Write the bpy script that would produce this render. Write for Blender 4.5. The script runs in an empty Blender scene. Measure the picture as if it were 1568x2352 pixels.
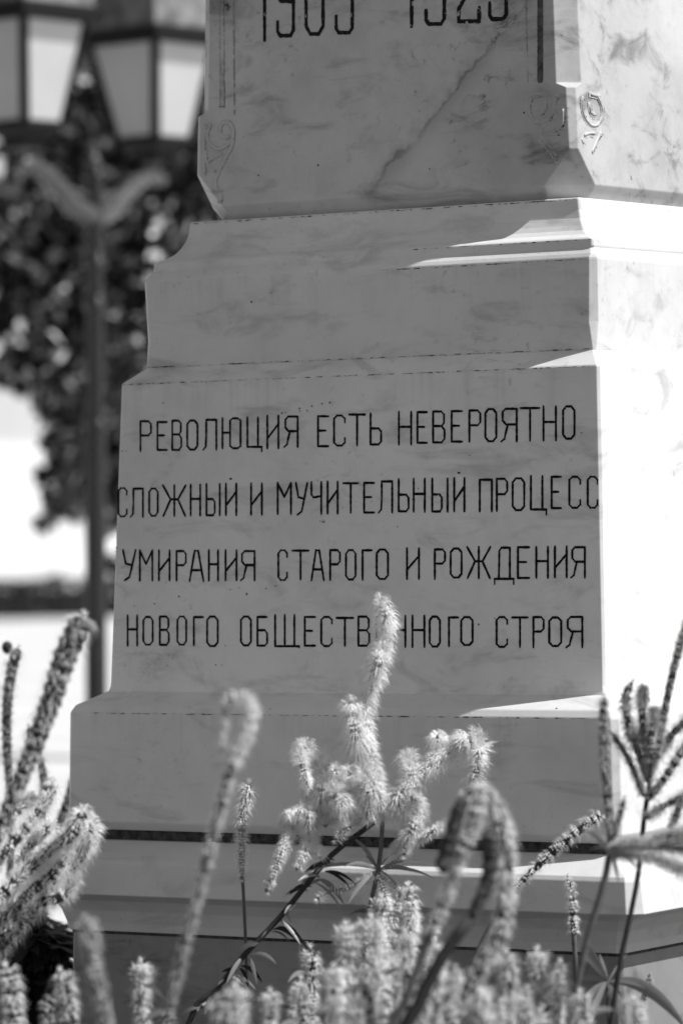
import bpy, math, random
from math import sin, cos, radians, pi
from mathutils import Vector

scene = bpy.context.scene
col = scene.collection
RND = random.Random(7)

# ------------------------------------------------------------------ camera
W_, H_ = 1568.0, 2352.0                      # picture units the measurements are written in
FPX = 10039.4
PSI, PITCH, ROLL = radians(33.197), radians(-0.0803), radians(-1.1687)
CAM = Vector((5.75936, -9.51849, 1.6))
_r = Vector((cos(PSI), sin(PSI), 0)); _f = Vector((-sin(PSI), cos(PSI), 0)); _u = Vector((0, 0, 1))
FW = _f * cos(PITCH) + _u * sin(PITCH)
_u2 = _u * cos(PITCH) - _f * sin(PITCH)
RT = _r * cos(ROLL) + _u2 * sin(ROLL)
UP = _u2 * cos(ROLL) - _r * sin(ROLL)

def ray(px, py):
    return FW + RT * ((px - W_ / 2) / FPX) - UP * ((py - H_ / 2) / FPX)

def at(px, py, depth):
    return CAM + ray(px, py) * depth

def on_plane(px, py, p, n):
    d = ray(px, py)
    return CAM + d * ((p - CAM).dot(n) / d.dot(n))

cam = bpy.data.cameras.new('camera')
cam_o = bpy.data.objects.new('camera', cam)
col.objects.link(cam_o)
from mathutils import Matrix
m3 = Matrix((RT, UP, -FW)).transposed()
cam_o.matrix_world = Matrix.Translation(CAM) @ m3.to_4x4()
cam.sensor_fit = 'VERTICAL'
cam.sensor_height = 36.0
cam.lens = FPX / H_ * 36.0
cam.clip_start = 0.1
cam.clip_end = 2000
cam.dof.use_dof = True
cam.dof.focus_distance = 10.35
cam.dof.aperture_fstop = 2.6
scene.camera = cam_o

# ------------------------------------------------------------------ world, sun, exposure
SUN_EL, SUN_AZ = radians(51), radians(14.2)   # azimuth measured from +x towards +y
sd = Vector((cos(SUN_EL) * cos(SUN_AZ), cos(SUN_EL) * sin(SUN_AZ), sin(SUN_EL)))
world = bpy.data.worlds.new('World')
scene.world = world
world.use_nodes = True
wn = world.node_tree; wn.nodes.clear()
sky = wn.nodes.new('ShaderNodeTexSky'); sky.sky_type = 'NISHITA'; sky.sun_disc = False
sky.sun_elevation = SUN_EL
sky.sun_rotation = pi / 2 - SUN_AZ
bw = wn.nodes.new('ShaderNodeRGBToBW')        # black and white photograph: a grey sky
bg = wn.nodes.new('ShaderNodeBackground'); bg.inputs['Strength'].default_value = 0.085
wo = wn.nodes.new('ShaderNodeOutputWorld')
wn.links.new(sky.outputs[0], bw.inputs[0]); wn.links.new(bw.outputs[0], bg.inputs[0]); wn.links.new(bg.outputs[0], wo.inputs[0])
sun = bpy.data.lights.new('sun', 'SUN')
sun.energy = 4.5; sun.angle = radians(0.5); sun.color = (1, 1, 1)
sun_o = bpy.data.objects.new('sun', sun); col.objects.link(sun_o)
sun_o.rotation_euler = (-sd).to_track_quat('-Z', 'Y').to_euler()
sun_o.location = sd * 30
vs = scene.view_settings
vs.view_transform = 'Standard'; vs.look = 'None'; vs.gamma = 1; vs.use_curve_mapping = False
vs.exposure = 0.40
scene.cycles.use_denoising = True
scene.cycles.max_bounces = 8
scene.cycles.transparent_max_bounces = 16

# ------------------------------------------------------------------ helpers
class MB:
    def __init__(s): s.v = []; s.f = []; s.m = []
    def quad(s, a, b, c, d):
        n = len(s.v); s.v += [a, b, c, d]; s.f.append((n, n + 1, n + 2, n + 3))
    def tri(s, a, b, c):
        n = len(s.v); s.v += [a, b, c]; s.f.append((n, n + 1, n + 2))
    def rings(s, rings, cap0=True, cap1=True):
        n0 = len(s.v); k = len(rings[0])
        for r in rings: s.v += list(r)
        for i in range(len(rings) - 1):
            for j in range(k):
                a = n0 + i * k + j; b = n0 + i * k + (j + 1) % k
                s.f.append((a, b, b + k, a + k))
        if cap0: s.f.append(tuple(n0 + j for j in reversed(range(k))))
        if cap1: s.f.append(tuple(n0 + (len(rings) - 1) * k + j for j in range(k)))
    def tube(s, pts, rad, k=10, caps=True):
        pts = [Vector(p) for p in pts]
        if not isinstance(rad, (list, tuple)): rad = [rad] * len(pts)
        fr = frames(pts); rs = []
        for p, (t, a, b), r in zip(pts, fr, rad):
            rs.append([p + a * (r * cos(2 * pi * j / k)) + b * (r * sin(2 * pi * j / k)) for j in range(k)])
        s.rings(rs, caps, caps)
    def lathe(s, prof, base, axis=Vector((0, 0, 1)), k=24, caps=True):
        axis = Vector(axis).normalized()
        a = axis.orthogonal().normalized(); b = axis.cross(a)
        s.rings([[base + axis * z + a * (r * cos(2 * pi * j / k)) + b * (r * sin(2 * pi * j / k)) for j in range(k)] for r, z in prof], caps, caps)
    def box(s, lo, hi):
        x0, y0, z0 = lo; x1, y1, z1 = hi
        s.rings([[Vector((x0, y0, z)), Vector((x1, y0, z)), Vector((x1, y1, z)), Vector((x0, y1, z))] for z in (z0, z1)])
    def build(s, name, mat, parent=None, smooth=False, loc=None):
        me = bpy.data.meshes.new(name)
        off = Vector((0, 0, 0))
        if parent is not None and loc is None: off = world_loc(parent)
        if loc is not None: off = Vector(loc)
        me.from_pydata([tuple(Vector(v) - off) for v in s.v], [], s.f)
        me.materials.append(mat)
        if smooth: me.shade_smooth()
        o = bpy.data.objects.new(name, me); col.objects.link(o)
        if parent is not None: o.parent = parent
        else: o.location = off
        return o

def world_loc(o):
    p = Vector((0, 0, 0))
    while o is not None:
        p += o.location; o = o.parent
    return p

def frames(pts):
    out = []; prev = None
    for i, p in enumerate(pts):
        a = pts[max(0, i - 1)]; b = pts[min(len(pts) - 1, i + 1)]
        t = (b - a).normalized()
        if prev is None: n = t.orthogonal().normalized()
        else:
            n = prev - t * prev.dot(t)
            n = n.normalized() if n.length > 1e-6 else t.orthogonal().normalized()
        prev = n
        out.append((t, n, t.cross(n)))
    return out

def smooth_path(pts, step):
    """Catmull-Rom through pts, resampled about every step."""
    pts = [Vector(p) for p in pts]
    if len(pts) == 2: P = [pts[0] * 2 - pts[1]] + pts + [pts[1] * 2 - pts[0]]
    else: P = [pts[0] * 2 - pts[1]] + pts + [pts[-1] * 2 - pts[-2]]
    out = []
    for i in range(1, len(P) - 2):
        p0, p1, p2, p3 = P[i - 1:i + 3]
        n = max(2, int((p2 - p1).length / step))
        for k in range(n):
            t = k / n
            out.append(0.5 * ((2 * p1) + (p2 - p0) * t + (2 * p0 - 5 * p1 + 4 * p2 - p3) * t * t + (3 * p1 - p0 - 3 * p2 + p3) * t ** 3))
    out.append(pts[-1])
    return out

def tag(o, label, cat, group=None, kind=None):
    o['label'] = label; o['category'] = cat
    if group: o['group'] = group
    if kind: o['kind'] = kind
    return o

def thing(name, label, cat, loc=(0, 0, 0), group=None):
    o = bpy.data.objects.new(name, None); col.objects.link(o)
    o.location = loc; o.empty_display_size = 0.1
    return tag(o, label, cat, group)

# ------------------------------------------------------------------ materials
def new_mat(name):
    m = bpy.data.materials.new(name); m.use_nodes = True
    nt = m.node_tree
    return m, nt, nt.nodes['Principled BSDF']

def g(v): return (v, v, v, 1)

def N(nt, typ, **kw):
    n = nt.nodes.new(typ)
    for k, v in kw.items():
        if k.startswith('i_'): n.inputs[k[2:].replace('_', ' ')].default_value = v
        else: setattr(n, k, v)
    return n

def simple(name, a, b=None, scale=8, rough=0.7, bump=0.0, spec=0.5, metallic=0.0, detail=6):
    m, nt, p = new_mat(name)
    b = a if b is None else b
    tc = N(nt, 'ShaderNodeTexCoord')
    no = N(nt, 'ShaderNodeTexNoise', i_Scale=scale, i_Detail=detail, i_Roughness=0.65)
    nt.links.new(tc.outputs['Object'], no.inputs['Vector'])
    mr = N(nt, 'ShaderNodeMapRange'); mr.inputs[1].default_value = 0.3; mr.inputs[2].default_value = 0.7
    mr.inputs[3].default_value = a; mr.inputs[4].default_value = b
    nt.links.new(no.outputs['Fac'], mr.inputs[0])
    nt.links.new(mr.outputs[0], p.inputs['Base Color'])
    p.inputs['Roughness'].default_value = rough
    p.inputs['Specular IOR Level'].default_value = spec
    p.inputs['Metallic'].default_value = metallic
    if bump:
        bp = N(nt, 'ShaderNodeBump'); bp.inputs['Strength'].default_value = bump; bp.inputs['Distance'].default_value = 0.01
        nt.links.new(no.outputs['Fac'], bp.inputs['Height']); nt.links.new(bp.outputs[0], p.inputs['Normal'])
    return m

def math(nt, op, a, b=None, c=None, clamp=False):
    n = nt.nodes.new('ShaderNodeMath'); n.operation = op; n.use_clamp = clamp
    for i, x in enumerate((a, b, c)):
        if x is None: continue
        if isinstance(x, (int, float)): n.inputs[i].default_value = x
        else: nt.links.new(x, n.inputs[i])
    return n.outputs[0]

def ramp(nt, x, lo, hi, a=0.0, b=1.0):
    mr = N(nt, 'ShaderNodeMapRange'); mr.interpolation_type = 'SMOOTHSTEP'
    nt.links.new(x, mr.inputs[0])
    for i, v in enumerate((lo, hi, a, b)): mr.inputs[i + 1].default_value = v
    return mr.outputs[0]

def marble_mat(name, base=0.70, vein=0.5, big_vein=False, pits=0.90, streaks=()):
    m, nt, p = new_mat(name)
    tc = N(nt, 'ShaderNodeTexCoord'); P = tc.outputs['Object']
    mp = N(nt, 'ShaderNodeMapping'); mp.inputs['Rotation'].default_value = (0.0, radians(42), 0.0); mp.inputs['Scale'].default_value = (0.75, 1.3, 2.1)
    nt.links.new(P, mp.inputs[0])
    # soft streaks running up to the right, faint veins and specks
    n1 = N(nt, 'ShaderNodeTexNoise', i_Scale=3.0, i_Detail=8.0, i_Roughness=0.68, i_Distortion=0.5)
    nt.links.new(mp.outputs[0], n1.inputs['Vector'])
    v1 = math(nt, 'ABSOLUTE', math(nt, 'SUBTRACT', n1.outputs['Fac'], 0.5))
    v1 = ramp(nt, v1, 0.0, 0.03, 1, 0)
    n2 = N(nt, 'ShaderNodeTexNoise', i_Scale=2.6, i_Detail=3.0); nt.links.new(P, n2.inputs['Vector'])
    mask = ramp(nt, n2.outputs['Fac'], 0.54, 0.72)
    n5 = N(nt, 'ShaderNodeTexNoise', i_Scale=22.0, i_Detail=3.0); nt.links.new(P, n5.inputs['Vector'])
    v1 = math(nt, 'MULTIPLY', math(nt, 'MULTIPLY', v1, mask), ramp(nt, n5.outputs['Fac'], 0.4, 0.65))
    n3 = N(nt, 'ShaderNodeTexNoise', i_Scale=6.0, i_Detail=7.0, i_Roughness=0.62, i_Distortion=0.8)
    nt.links.new(mp.outputs[0], n3.inputs['Vector'])
    sm = ramp(nt, n3.outputs['Fac'], 0.50, 0.74)
    n4 = N(nt, 'ShaderNodeTexNoise', i_Scale=42.0, i_Detail=4.0, i_Roughness=0.6); nt.links.new(P, n4.inputs['Vector'])
    sm2 = math(nt, 'MULTIPLY', ramp(nt, n4.outputs['Fac'], 0.60, 0.78), ramp(nt, n2.outputs['Fac'], 0.42, 0.62))
    n6 = N(nt, 'ShaderNodeTexNoise', i_Scale=1.1, i_Detail=2.0); nt.links.new(P, n6.inputs['Vector'])
    tot = math(nt, 'ADD', math(nt, 'MULTIPLY', v1, 0.40 * vein), math(nt, 'MULTIPLY', sm, 0.42 * vein))
    tot = math(nt, 'ADD', tot, math(nt, 'MULTIPLY', sm2, 0.50 * vein))
    tot = math(nt, 'ADD', tot, ramp(nt, n6.outputs['Fac'], 0.32, 0.68, 0.0, 0.30 * vein))
    n7 = N(nt, 'ShaderNodeTexNoise', i_Scale=9.0, i_Detail=5.0, i_Roughness=0.7); nt.links.new(P, n7.inputs['Vector'])
    tot = math(nt, 'ADD', tot, ramp(nt, n7.outputs['Fac'], 0.35, 0.75, 0.0, 0.14 * vein))
    if streaks:
        # rain streaks below the upper edges of the blocks
        m2 = N(nt, 'ShaderNodeMapping'); m2.inputs['Scale'].default_value = (34, 34, 1.6); nt.links.new(P, m2.inputs[0])
        n8 = N(nt, 'ShaderNodeTexNoise', i_Scale=1.0, i_Detail=4.0, i_Roughness=0.6); nt.links.new(m2.outputs[0], n8.inputs['Vector'])
        s3 = N(nt, 'ShaderNodeSeparateXYZ'); nt.links.new(P, s3.inputs[0])
        acc = 0.0
        for top, ln in streaks:
            acc = math(nt, 'ADD', acc, math(nt, 'MULTIPLY', ramp(nt, s3.outputs['Z'], top - ln, top, 0, 1), math(nt, 'LESS_THAN', s3.outputs['Z'], top + 0.003)))
        tot = math(nt, 'ADD', tot, math(nt, 'MULTIPLY', math(nt, 'MULTIPLY', acc, ramp(nt, n8.outputs['Fac'], 0.48, 0.75)), 0.10))
    if big_vein:
        # one strong diagonal vein across the front of the shaft
        a, b = big_vein
        d = (b - a).normalized(); nrm = Vector((d.z, 0, -d.x))
        nn = N(nt, 'ShaderNodeTexNoise', i_Scale=9.0, i_Detail=6.0, i_Roughness=0.6); nt.links.new(P, nn.inputs['Vector'])
        dv = N(nt, 'ShaderNodeVectorMath', operation='DOT_PRODUCT'); nt.links.new(P, dv.inputs[0]); dv.inputs[1].default_value = nrm
        x = math(nt, 'SUBTRACT', dv.outputs['Value'], a.dot(nrm))
        x = math(nt, 'ADD', x, math(nt, 'MULTIPLY', math(nt, 'SUBTRACT', nn.outputs['Fac'], 0.5), 0.11))
        x = math(nt, 'ABSOLUTE', x)
        core = ramp(nt, x, 0.001, 0.010, 1, 0); halo = ramp(nt, x, 0.0, 0.045, 1, 0)
        bk = ramp(nt, nn.outputs['Fac'], 0.35, 0.6, 0.25, 1)
        vv = math(nt, 'MULTIPLY', math(nt, 'ADD', math(nt, 'MULTIPLY', core, 0.24), math(nt, 'MULTIPLY', halo, 0.22)), bk)
        dl = N(nt, 'ShaderNodeVectorMath', operation='DOT_PRODUCT'); nt.links.new(P, dl.inputs[0]); dl.inputs[1].default_value = d
        s0 = a.dot(d); s1 = b.dot(d)
        within = math(nt, 'MULTIPLY', ramp(nt, dl.outputs['Value'], s0 - 0.1, s0 + 0.1), ramp(nt, dl.outputs['Value'], s1 - 0.06, s1 + 0.06, 1, 0))
        sx = N(nt, 'ShaderNodeSeparateXYZ'); nt.links.new(P, sx.inputs[0])
        front = ramp(nt, sx.outputs['Y'], -0.545, -0.53, 1, 0)
        tot = math(nt, 'ADD', tot, math(nt, 'MULTIPLY', math(nt, 'MULTIPLY', vv, within), front))
    # small dark pits
    vo = N(nt, 'ShaderNodeTexVoronoi', i_Scale=34.0); nt.links.new(P, vo.inputs['Vector'])
    sc = N(nt, 'ShaderNodeSeparateColor'); nt.links.new(vo.outputs['Color'], sc.inputs[0])
    rad = ramp(nt, sc.outputs[1], 0.0, 1.0, 0.035, 0.10)
    pit = math(nt, 'MULTIPLY', math(nt, 'LESS_THAN', vo.outputs['Distance'], rad), math(nt, 'GREATER_THAN', sc.outputs[0], pits))
    val = math(nt, 'MULTIPLY', math(nt, 'SUBTRACT', 1.0, tot), base)
    val = math(nt, 'MULTIPLY', val, ramp(nt, pit, 0, 1, 1.0, 0.06))
    nt.links.new(val, p.inputs['Base Color'])
    p.inputs['Roughness'].default_value = 0.48
    p.inputs['Specular IOR Level'].default_value = 0.35
    bp = N(nt, 'ShaderNodeBump'); bp.inputs['Strength'].default_value = 0.12; bp.inputs['Distance'].default_value = 0.004
    nt.links.new(math(nt, 'SUBTRACT', n4.outputs['Fac'], math(nt, 'MULTIPLY', pit, 0.8)), bp.inputs['Height'])
    nt.links.new(bp.outputs[0], p.inputs['Normal'])
    return m

def worn_mat(name, dark, cover, scale=60, stretch=(1, 1, 1)):
    """Paint or grime that has come off in places: bare stone shows through."""
    m, nt, p = new_mat(name)
    tc = N(nt, 'ShaderNodeTexCoord')
    mp = N(nt, 'ShaderNodeMapping'); mp.inputs['Scale'].default_value = stretch
    nt.links.new(tc.outputs['Object'], mp.inputs[0])
    no = N(nt, 'ShaderNodeTexNoise', i_Scale=scale, i_Detail=5.0, i_Roughness=0.7); nt.links.new(mp.outputs[0], no.inputs['Vector'])
    tr = N(nt, 'ShaderNodeBsdfTransparent')
    mx = N(nt, 'ShaderNodeMixShader')
    nt.links.new(ramp(nt, no.outputs['Fac'], cover - 0.04, cover + 0.04), mx.inputs[0])
    nt.links.new(p.outputs[0], mx.inputs[1]); nt.links.new(tr.outputs[0], mx.inputs[2])
    nt.links.new(mx.outputs[0], nt.nodes['Material Output'].inputs[0])
    p.inputs['Base Color'].default_value = g(dark); p.inputs['Roughness'].default_value = 0.8
    p.inputs['Specular IOR Level'].default_value = 0.2
    return m

def leaf_mat(name, a, b, trans=0.35, rough=0.4, spec=0.5, skew=0.0):
    m, nt, p = new_mat(name)
    ge = N(nt, 'ShaderNodeNewGeometry')
    mr = N(nt, 'ShaderNodeMapRange'); mr.inputs[3].default_value = a; mr.inputs[4].default_value = b
    rnd_ = ge.outputs['Random Per Island']
    nt.links.new(ramp(nt, rnd_, skew, 1.0) if skew else rnd_, mr.inputs[0])
    nt.links.new(mr.outputs[0], p.inputs['Base Color'])
    p.inputs['Roughness'].default_value = rough; p.inputs['Specular IOR Level'].default_value = spec
    tl = N(nt, 'ShaderNodeBsdfTranslucent'); nt.links.new(mr.outputs[0], tl.inputs[0])
    mx = N(nt, 'ShaderNodeMixShader'); mx.inputs[0].default_value = trans
    nt.links.new(p.outputs[0], mx.inputs[1]); nt.links.new(tl.outputs[0], mx.inputs[2])
    nt.links.new(mx.outputs[0], nt.nodes['Material Output'].inputs[0])
    return m

def joint_mat(name, base, line, brick):
    m, nt, p = new_mat(name)
    tc = N(nt, 'ShaderNodeTexCoord')
    bt = N(nt, 'ShaderNodeTexBrick'); bt.inputs['Scale'].default_value = 1.0
    bt.inputs['Brick Width'].default_value = brick[0]; bt.inputs['Row Height'].default_value = brick[1]
    bt.inputs['Mortar Size'].default_value = 0.012; bt.inputs['Color1'].default_value = g(base); bt.inputs['Color2'].default_value = g(base * 0.94); bt.inputs['Mortar'].default_value = g(line)
    mp = N(nt, 'ShaderNodeMapping'); mp.inputs['Rotation'].default_value = (pi / 2, 0, 0) if brick[2] else (0, 0, 0)
    nt.links.new(tc.outputs['Object'], mp.inputs[0]); nt.links.new(mp.outputs[0], bt.inputs['Vector'])
    no = N(nt, 'ShaderNodeTexNoise', i_Scale=1.2, i_Detail=8.0, i_Roughness=0.7); nt.links.new(tc.outputs['Object'], no.inputs['Vector'])
    mx = N(nt, 'ShaderNodeMix'); mx.data_type = 'RGBA'; mx.blend_type = 'MULTIPLY'; mx.inputs[0].default_value = 1.0
    nt.links.new(bt.outputs['Color'], mx.inputs[6]); nt.links.new(ramp(nt, no.outputs['Fac'], 0.3, 0.7, 0.8, 1.05), mx.inputs[7])
    nt.links.new(mx.outputs[2], p.inputs['Base Color']); p.inputs['Roughness'].default_value = 0.85
    return m

_va = Vector((0.02, -0.56, 2.37)); _vb = Vector((0.50, -0.56, 2.84))
M_SHAFT = marble_mat('shaft marble', 0.60, 1.0, (_va, _vb), 0.93)
M_MARBLE = marble_mat('white marble', 0.74, 0.6, False, 0.955, ((2.166, 0.14), (1.098, 0.12)))
M_INSC = marble_mat('whitest marble', 0.82, 0.65, False, 0.985, ((1.914, 0.16),))
M_CORNICE = marble_mat('grey white marble', 0.66, 0.45, False, 0.97)
M_DIE = marble_mat('rough marble facing', 0.30, 0.8, False, 0.93)
M_PAINT = worn_mat('black letter paint', 0.006, 0.685, 90)
M_DIGIT = worn_mat('worn numeral paint', 0.012, 0.60, 45)
M_GRIME_SHADE = worn_mat('dark grime and carving shade', 0.07, 0.47, 55, (1, 1, 3))  # grime on joints, also the painted shade beside the right-hand scrolls
M_GROOVE = worn_mat('groove line', 0.06, 0.52, 70, (1, 1, 0.35))
M_FAINT = worn_mat('faint groove line', 0.30, 0.53, 60)  # slot edges, panel borders and the painted shade of the left scroll
M_RELIEF_SHADE = simple('painted relief shade', 0.36, 0.56, 40, 0.8, 0.2)  # grey that paints shade around the scroll ribs
M_SLOT_D = simple('black slot fill', 0.010, 0.14, 55, 0.85, 0.3)
M_SLOT = simple('slot fill', 0.25, 0.55, 45, 0.8, 0.2)
M_MORTAR = simple('dirty mortar', 0.004, 0.11, 55, 0.9, 0.8)
M_METAL = simple('grey painted metal', 0.05, 0.08, 14, 0.30, 0.05)
M_POLE = simple('dark painted pole', 0.010, 0.018, 14, 0.26, 0.03, 0.45)
M_IRON = simple('dark painted iron', 0.006, 0.010, 20, 0.6, 0.05, 0.15)
M_ROOF = simple('weathered lantern roof', 0.03, 0.22, 9, 0.5, 0.1)
M_PANE = simple('milky glass', 0.40, 0.46, 3, 0.25, 0.0)
M_LEAF = leaf_mat('tree leaf', 0.003, 0.95, 0.08, 0.28, 0.38, 0.66)  # the few near-white leaves paint sun glints into the crown
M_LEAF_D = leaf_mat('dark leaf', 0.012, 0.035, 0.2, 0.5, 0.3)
M_BARK = simple('bark', 0.05, 0.12, 14, 0.9, 0.5)
M_HEDGE = leaf_mat('hedge leaf', 0.02, 0.07, 0.2, 0.6, 0.3)
M_STEM = simple('plant stem', 0.05, 0.12, 30, 0.6, 0.2)
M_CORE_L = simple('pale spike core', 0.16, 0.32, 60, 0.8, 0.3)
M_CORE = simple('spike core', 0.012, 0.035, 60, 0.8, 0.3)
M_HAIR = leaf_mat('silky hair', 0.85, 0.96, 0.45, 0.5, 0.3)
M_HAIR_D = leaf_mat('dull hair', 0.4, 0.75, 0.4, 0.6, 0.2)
M_PLEAF = leaf_mat('plant leaf', 0.16, 0.30, 0.35, 0.4, 0.5)
M_GROUND = joint_mat('pale paving', 0.62, 0.50, (1.2, 1.2, False))
M_SOIL = simple('dark soil', 0.03, 0.07, 10, 0.95, 0.6)
M_LAWN = simple('mown grass', 0.035, 0.08, 3, 0.95, 0.8)
M_KERB = simple('kerb stone', 0.3, 0.4, 10, 0.8, 0.2)
M_WALL = joint_mat('whitewashed wall', 0.70, 0.60, (2.4, 1.2, True))
M_WALL2 = simple('upper grey render', 0.40, 0.46, 1.5, 0.9, 0.1)
M_TILE = simple('roof tiles', 0.12, 0.2, 6, 0.8, 0.3)
M_GLASS = simple('dark window glass', 0.03, 0.04, 3, 0.1, 0.0)

# ------------------------------------------------------------------ setting
def sheet(name, x0, y0, x1, y1, z, mat, n=1):
    b = MB()
    b.quad(Vector((x0, y0, z)), Vector((x1, y0, z)), Vector((x1, y1, z)), Vector((x0, y1, z)))
    o = b.build(name, mat, loc=(0, 0, 0)); o['kind'] = 'structure'
    return o
sheet('ground', -500, -500, 500, 500, 0.0, M_GROUND)
sheet('lawn', -80, -80, 80, 2.6, 0.02, M_LAWN)  # out of view; extent chosen to keep ground bounce off the monument front
sheet('path', -5.5, -5.5, -2.45, 2.6, 0.03, M_GROUND)  # unseen pale strip, added to bounce light onto the inscription
sheet('flower_bed', -2.3, -4.6, 3.4, 3.1, 0.05, M_SOIL)
kb = MB()
for lo, hi in (((-2.45, -4.75, 0), (3.55, -4.6, 0.12)), ((-2.45, 3.1, 0), (3.55, 3.25, 0.12)),
               ((-2.45, -4.6, 0), (-2.3, 3.1, 0.12)), ((3.4, -4.6, 0), (3.55, 3.1, 0.12))):
    kb.box(lo, hi)
kb.build('kerb', M_KERB, loc=(0, 0, 0))['kind'] = 'structure'

# ------------------------------------------------------------------ monument
MON = thing('monument', 'white marble monument pedestal with black carved Cyrillic inscription', 'monument')

def oct_ring(w, cx, z, c, cy=0.0):
    return [Vector((cx + x, cy + y, z)) for x, y in ((-w + c, -w), (w - c, -w), (w, -w + c), (w, w - c), (w - c, w), (-w + c, w), (-w, w - c), (-w, -w + c))]

def block(name, levels, mat, bevel=0.004, parent=MON):
    """levels from the top down: (w, cx, z, chamfer)"""
    b = MB()
    b.rings([oct_ring(*l) for l in reversed(levels)])
    o = b.build(name, mat, parent)
    if bevel:
        md = o.modifiers.new('edge', 'BEVEL'); md.width = bevel; md.segments = 2; md.limit_method = 'ANGLE'; md.angle_limit = radians(18)
        md.harden_normals = False
    return o

SHY = -0.014
shaft = block('shaft', [(w, x + 0.009, z, c, SHY) for w, x, z, c in (
                        (0.492, 0.004, 4.6, 0.042), (0.5362, 0.0152, 2.8784, 0.042), (0.5452, 0.0180, 2.592, 0.044), (0.5455, 0.0181, 2.581, 0.018),
                        (0.5500, 0.0205, 2.434, 0.016), (0.5525, 0.0220, 2.352, 0.088), (0.547, 0.0225, 2.345, 0.085), (0.526, 0.0235, 2.3185, 0.070))], M_SHAFT, 0.0025)
upper = block('moulded_course', [(0.5615, 0.0255, 2.3175, 0.004), (0.5639, 0.0259, 2.313, 0.006), (0.5672, 0.0268, 2.2878, 0.006), (0.573, 0.0272, 2.268, 0.006),
                                 (0.583, 0.0274, 2.250, 0.006), (0.592, 0.0270, 2.2375, 0.006), (0.604, 0.0265, 2.2275, 0.006), (0.6264, 0.0280, 2.2187, 0.006),
                                 (0.6318, 0.0300, 2.214, 0.005), (0.6333, 0.0296, 2.1968, 0.005), (0.632, 0.0290, 2.1925, 0.006), (0.6445, 0.0280, 2.179, 0.010), (0.6500, 0.0251, 2.170, 0.014),
                                 (0.6507, 0.0253, 2.165, 0.015), (0.6475, 0.0247, 2.02, 0.017), (0.6458, 0.0241, 1.9520, 0.006)], M_MARBLE, 0.002)
insc = block('inscription_block', [(0.6452, 0.0240, 1.9535, 0.006), (0.6840, 0.0165, 1.9175, 0.006), (0.6865, 0.0160, 1.9133, 0.007), (0.7103, 0.0048, 1.1702, 0.007),
                                   (0.7118, 0.0048, 1.158, 0.007), (0.7155, 0.0045, 1.1470, 0.007)], M_INSC, 0.002)
base = block('base_block', [(0.7158, 0.0045, 1.1490, 0.007), (0.7345, 0.0005, 1.1380, 0.010), (0.7740, -0.0001, 1.1170, 0.014), (0.7835, 0.0, 1.1015, 0.016), (0.7850, 0.0, 1.0985, 0.016), (0.7905, -0.0011, 0.8300, 0.016),
                            (0.772, -0.001, 0.8090, 0.016)], M_MARBLE, 0.004)
joint = block('mortar_joint', [(0.760, -0.001, 0.8085, 0.016), (0.762, -0.001, 0.7850, 0.016)], M_MORTAR, 0)
cornice = block('cornice', [(0.780, -0.001, 0.7845, 0.016), (0.8720, 0.0, 0.7430, 0.024), (0.8780, 0.0, 0.7330, 0.026), (0.8930, 0.0, 0.6600, 0.030),
                            (0.8870, 0.0, 0.6560, 0.030), (0.862, 0.0, 0.6520, 0.028), (0.832, 0.0, 0.6390, 0.024), (0.810, 0.0, 0.6120, 0.02), (0.7995, 0.0, 0.5800, 0.018), (0.7970, 0.0, 0.5600, 0.018)], M_CORNICE, 0.002)
block('mortar_joint', [(0.7875, 0.0, 0.5604, 0.012), (0.7875, 0.0, 0.5520, 0.012)], M_MORTAR, 0)
die = block('die', [(0.7850, 0.0, 0.5545, 0.012), (0.7860, 0.0, 0.5300, 0.012), (0.8000, 0.0, 0.0, 0.012)], M_DIE, 0.003)

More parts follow.
